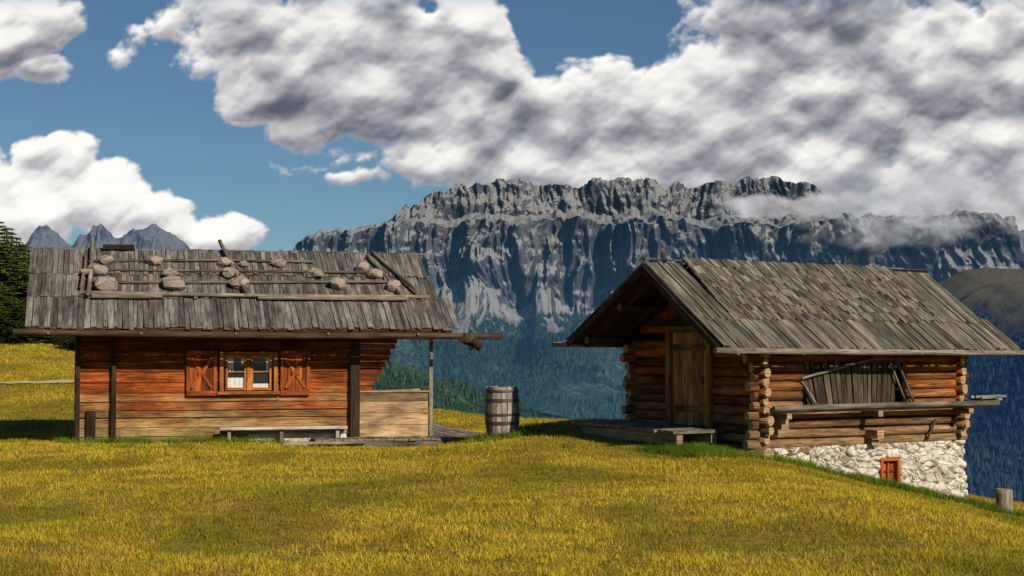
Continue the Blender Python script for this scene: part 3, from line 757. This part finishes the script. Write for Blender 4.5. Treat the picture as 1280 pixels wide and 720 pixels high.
FG=ridge('forest_ridge',[-100,300,430,470,520,580,640,700,780,900],[400,420,432,446,462,484,503,520,540,560],2300,M_HL2,-1500,420,4,900,-140,130,130,18,200,1.0,sd=33,inner=80,irs=220)
def forestmesh(name,G,n,h,haze,cd,test,seed=0):
    nr,nc=G.shape[:2]; rg=np.random.default_rng(seed)
    i=rg.uniform(0,nr-1.001,n); j=rg.uniform(0,nc-1.001,n); a=i.astype(int); c=j.astype(int); fi=(i-a)[:,None]; fj=(j-c)[:,None]
    P=(G[a,c]*(1-fj)+G[a,c+1]*fj)*(1-fi)+(G[a+1,c]*(1-fj)+G[a+1,c+1]*fj)*fi
    P=P[test(P)]; n=len(P); hh=h*rg.uniform(.5,1.25,n)*(.7+.6*fbm(P[:,0]/90,P[:,1]/90,3,seed+3)); r=hh*rg.uniform(.22,.34,n)
    k=5; V=np.zeros((n,k+1,3)); ph=rg.uniform(0,6.28,n)
    for q in range(k):
        V[:,q,0]=P[:,0]+r*np.cos(ph+q*2*np.pi/k); V[:,q,1]=P[:,1]+r*np.sin(ph+q*2*np.pi/k); V[:,q,2]=P[:,2]-.15*hh
    V[:,k]=P; V[:,k,2]+=hh
    F=np.array([[q,(q+1)%k,k] for q in range(k)])[None]+(np.arange(n)*(k+1))[:,None,None]
    col=np.array(cd)[None]*rg.uniform(.45,1.5,(n,1))*(.5+1.0*fbm(P[:,0]/200,P[:,1]/200,3,seed+7)[:,None]); col=np.repeat(col,k+1,0)
    m,nt,b=newmat(name+'_needles'); at=nd(nt,'ShaderNodeAttribute',attribute_name='Col').outputs[0]; nt.links.new(at,b.inputs['Base Color'])
    b.inputs['Roughness'].default_value=1; b.inputs['Specular IOR Level'].default_value=0
    b.inputs['Emission Color'].default_value=(*haze,1); b.inputs['Emission Strength'].default_value=1  # even blue glow painted on the cones as aerial haze
    try: m.cycles.emission_sampling='NONE'
    except Exception: pass
    npmesh(name,V.reshape(-1,3),F.reshape(-1,3),m,False,None,np.concatenate([col,np.ones((len(col),1))],1))
def t1(P):
    u=P[:,0]/P[:,1]; cov=fbm(P[:,0]/150,P[:,1]/150,4,801)
    return (P[:,1]>2500)&(P[:,1]<4950)&(u>-.16)&(u<.2)&(P[:,2]<95-220*(cov-.5))&(cov>.42)
def t2(P):
    u=P[:,0]/P[:,1]; cov=fbm(P[:,0]/120,P[:,1]/120,4,811)
    return (u>.2)&(u<.42)&(P[:,2]<35-300*(cov-.5))&(cov>.36)
def t3(P):
    u=P[:,0]/P[:,1]; cov=fbm(P[:,0]/110,P[:,1]/110,4,821)
    return (u>-.2)&(u<.15)&(cov>.44)
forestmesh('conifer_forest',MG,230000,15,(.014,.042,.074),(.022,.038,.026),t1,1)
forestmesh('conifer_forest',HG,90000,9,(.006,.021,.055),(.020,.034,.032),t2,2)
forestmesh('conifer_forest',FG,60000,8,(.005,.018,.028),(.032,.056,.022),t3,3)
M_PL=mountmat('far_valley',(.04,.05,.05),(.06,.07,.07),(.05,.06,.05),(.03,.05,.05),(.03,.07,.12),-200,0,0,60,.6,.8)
npmesh('valley_plain',[(-30000,-30000,-175),(30000,-30000,-175),(30000,30000,-175),(-30000,30000,-175)],[(0,1,2,3)],M_PL)
for m_ in bpy.data.materials:
    try:
        if m_.name in ('dolomite_rock','distant_rock','alpine_hill','forest_floor','far_valley'): m_.cycles.emission_sampling='NONE'
    except Exception: pass

# ================================================================ SKY + CLOUDS
w=bpy.data.worlds.new('sky'); sc.world=w; w.use_nodes=True; nt=w.node_tree
el=math.radians(33); az=math.atan2(.65,-.76)
sky=nd(nt,'ShaderNodeTexSky',sky_type='NISHITA'); sky.sun_disc=False; sky.sun_elevation=el; sky.sun_rotation=az; sky.altitude=1800
skc=mix(nt,1.0,sky.outputs[0],(.40,.54,.62),'MULTIPLY')
bg=nt.nodes['Background']; nt.links.new(skc,bg.inputs[0]); bg.inputs[1].default_value=.088

def cloudmat(name):
    m=bpy.data.materials.new(name); m.use_nodes=True; nt=m.node_tree; nt.nodes.clear()
    at=nd(nt,'ShaderNodeAttribute',attribute_name='Col')
    em=nd(nt,'ShaderNodeEmission'); nt.links.new(at.outputs['Color'],em.inputs[0])  # cloud sheets glow with painted vertex colours, scene lights do not shade them
    tr=nd(nt,'ShaderNodeBsdfTransparent'); mx=nd(nt,'ShaderNodeMixShader'); out=nd(nt,'ShaderNodeOutputMaterial')
    nt.links.new(at.outputs['Alpha'],mx.inputs[0]); nt.links.new(tr.outputs[0],mx.inputs[1]); nt.links.new(em.outputs[0],mx.inputs[2]); nt.links.new(mx.outputs[0],out.inputs[0])
    try: m.cycles.emission_sampling='NONE'
    except Exception: pass
    return m
M_CL=cloudmat('cloud_painted_glow')
st=1.36
cu=np.arange(-960,960,st)+640.0; cv=np.arange(-160,480,st)
UU,VV=np.meshgrid(cu,cv); YYp=440-VV
wxp=(fbm(UU/95,YYp/95,4,200)-.5)*46; wyp=(fbm(UU/95,YYp/95,4,220)-.5)*38
mask=np.full(UU.shape,-2.0)
for bb in [(295,35,100,75),(330,100,80,55),(420,110,115,75),(520,130,140,86),(545,55,105,72),(450,20,120,66),(600,110,90,70),(640,165,130,84),(780,160,160,96),(930,130,160,130),(1010,40,170,92),(1130,110,180,150),(1260,150,160,165),(1150,225,190,50,.55),(1000,215,220,45,.8),(700,215,150,32,.6),(1430,100,200,200),
    (10,30,82,58),(62,80,38,22),(150,62,24,26,.42),(530,205,60,28,.5),
    (62,218,62,46),(118,250,70,44),(5,262,90,66),(182,285,70,38),(268,300,66,26),(-90,250,110,80),(370,205,34,10,.32),(440,226,42,11,.32),(460,192,50,13,.3),(700,-120,700,90)]:
    k_=bb[4] if len(bb)>4 else 1.0
    mask=np.maximum(mask,k_*np.minimum(.8,(1-((UU+wxp-bb[0])/bb[2])**2-((YYp+wyp-bb[1])/bb[3])**2))+(k_-1)*.15)
hole=1-((UU+wxp-742)/112)**2-((YYp+wyp-8)/62)**2
hole2=1-((UU+wxp-528)/34)**2-((YYp+wyp+2)/18)**2
mask=mask-1.6*np.clip(hole,0,1)-1.2*np.clip(hole2,0,1)
mask=np.clip(mask,-1.2,.8)
def puff(x,y,s,o=5):
    t=0;a=1;w_=0
    for i in range(o):
        t=t+a*(1-np.minimum(1,worley(x*2**i+3.7*i,y*2**i+1.9*i,s+i))); w_+=a; a*=.52
    return t/w_
wx2=(UU+.35*wxp+9*(fbm(UU/22,YYp/22,4,300)-.5)); wy2=(YYp+.35*wyp+9*(fbm(UU/22,YYp/22,4,310)-.5))
pf=puff(wx2/84,wy2/70,400); fb=fbm(wx2/64+.3*YYp/64,wy2/56,7,350,.58)
det=(pf-.52)*1.5+(fb-.5)*1.35
den=mask*.70+det*.78+.05
alpha=sm((den+.04)/.28)
hgt=np.clip(den+.05,0,1.6)**.6+ .50*(pf-.5)+.30*(fb-.5)
def blur(a,n):
    for ax in (0,1):
        c=np.cumsum(np.concatenate([np.repeat(np.take(a,[0],ax),n,ax),a,np.repeat(np.take(a,[-1],ax),n,ax)],ax),axis=ax)
        a=(np.take(c,range(2*n,c.shape[ax]),ax)-np.take(c,range(0,c.shape[ax]-2*n),ax))/(2*n)
    return a
hs=blur(hgt,2)
gy_,gx_=np.gradient(hs,st,st); kk=12.0; nx=-gx_*kk; ny=-gy_*kk; ln=np.sqrt(nx*nx+ny*ny+1)
hb=blur(blur(hgt,9),5); gy2,gx2=np.gradient(hb,st,st); k2=48.; l2=np.sqrt((gx2*k2)**2+(gy2*k2)**2+1)
Ld=np.array([-.15,.80,.52]); Ld/=np.linalg.norm(Ld)
lam=np.clip((nx*Ld[0]+ny*Ld[1]+Ld[2])/ln,0,1); lam2=np.clip((-gx2*k2*Ld[0]-gy2*k2*Ld[1]+Ld[2])/l2,0,1)
dc=np.clip(den,0,.8); tau=np.zeros_like(dc)
for s_ in range(1,15):
    dy=int(round(s_*4.2/st)); sh=np.zeros_like(dc); sh[:-dy,:]=dc[dy:,:]; tau+=sh
tau/=14; tau=blur(tau,4)
leftw=1-sm((UU-300)/60); leftw=np.where(YYp<150,leftw*.5,leftw)
big=fbm(UU/170,YYp/110,4,503)
Bq=.42+.34*lam+.38*lam2-.32*tau*(1-.5*leftw)-.42*sm((big-.47)/.20)*(1-leftw)*sm((den-.15)/.6)+.10*leftw  # sunlit and shaded sides of the clouds worked into their colour
Bq=Bq+.28*(fb-.5)+.16*(pf-.5)
thin=sm((.30-den)/.30); Bq=Bq*(1-.45*thin)+.45*thin*.70
Bq=np.clip(Bq,.02,1)
rp=[0,.22,.42,.62,.82,1.0]
cr=np.interp(Bq,rp,[.10,.18,.33,.54,.82,.99]);cg=np.interp(Bq,rp,[.105,.185,.33,.53,.805,.975]);cb=np.interp(Bq,rp,[.14,.225,.365,.55,.79,.94])
veil=sm((UU-960)/160)*sm((YYp-185)/70)*sm((345-YYp)/70)*.9*(.5+fb)
alpha2=np.maximum(alpha,np.clip(veil,0,.9))
col=np.stack([cr,cg,cb],-1); soft=np.stack([.46+0*cr,.475+0*cr,.51+0*cr],-1)
vv=np.clip(veil,0,.9)[...,None]*.6; col=col*(1-vv)+soft*vv
edge=sm((VV+160)/60)*sm((480-VV)/60)*sm((UU+320)/80)*sm((1600-UU)/80)
A=alpha2*edge
dirs=np.stack([(UU-640)/2000,np.ones_like(UU),VV/2000],-1); dirs/=np.linalg.norm(dirs,axis=-1,keepdims=True)
Rr=(15000-900*np.clip(hb,0,1.5))[...,None]
npmesh('clouds',(dirs*Rr).reshape(-1,3),gridF(*UU.shape),M_CL,True,None,np.concatenate([col,A[...,None]],-1).reshape(-1,4))
# low cloud and mist drifting across the eastern half of the massif
D_=4800.; uu=np.arange(830,1420,2.2); vv=np.arange(100,250,1.8); U2,V2=np.meshgrid(uu,vv); Y2=440-V2
w1=(fbm(U2/50,Y2/30,4,600)-.5)*46
m2=np.full(U2.shape,-1.)
for (a,b_,c_,d_,k_) in ((955,256,58,15,1),(1030,256,62,18,1),(1100,258,85,22,1),(1190,250,95,30,1),(1270,245,90,36,1),(1160,285,160,28,.5),(1360,260,120,50,1)):
    m2=np.maximum(m2,k_*(1-((U2+w1-a)/c_)**2-((Y2+w1*.4-b_)/d_)**2))
dn=m2*.85+(fbm(U2/44,Y2/24,6,620,.6)-.5)*1.5
al=sm((dn+.05)/.85)*.9*sm((U2-835)/40)*sm((250-V2)/25)*sm((V2-105)/35)*sm((1415-U2)/60)
br3=np.clip(.50+.34*(fbm(U2/30,Y2/20,5,640)-.5)*2+.10*(V2-180)/30,0,1)
c3=np.stack([br3,br3*.995,br3*1.03],-1)
npmesh('summit_cloud',np.stack([(U2-640)/2000*D_,D_+60*(fbm(U2/60,Y2/40,3,650)-.5),V2/2000*D_],-1).reshape(-1,3),gridF(*U2.shape),M_CL,True,None,np.concatenate([c3,al[...,None]],-1).reshape(-1,4))

sd=bpy.data.lights.new('sun','SUN'); sd.energy=5; sd.angle=math.radians(.5); sd.color=(1,.90,.74)
so=bpy.data.objects.new('sun',sd); sc.collection.objects.link(so)
Sv=Vector((.65*math.cos(el),-.76*math.cos(el),math.sin(el))).normalized(); so.rotation_euler=(-Sv).to_track_quat('-Z','Y').to_euler(); so.location=(20,-20,30)
cd=bpy.data.cameras.new('camera'); cd.lens=56.25; cd.sensor_width=36; cd.clip_end=60000; cd.clip_start=.1
co=bpy.data.objects.new('camera',cd); sc.collection.objects.link(co); co.location=(0,0,0); co.rotation_euler=(math.radians(90+2.29),0,0); sc.camera=co
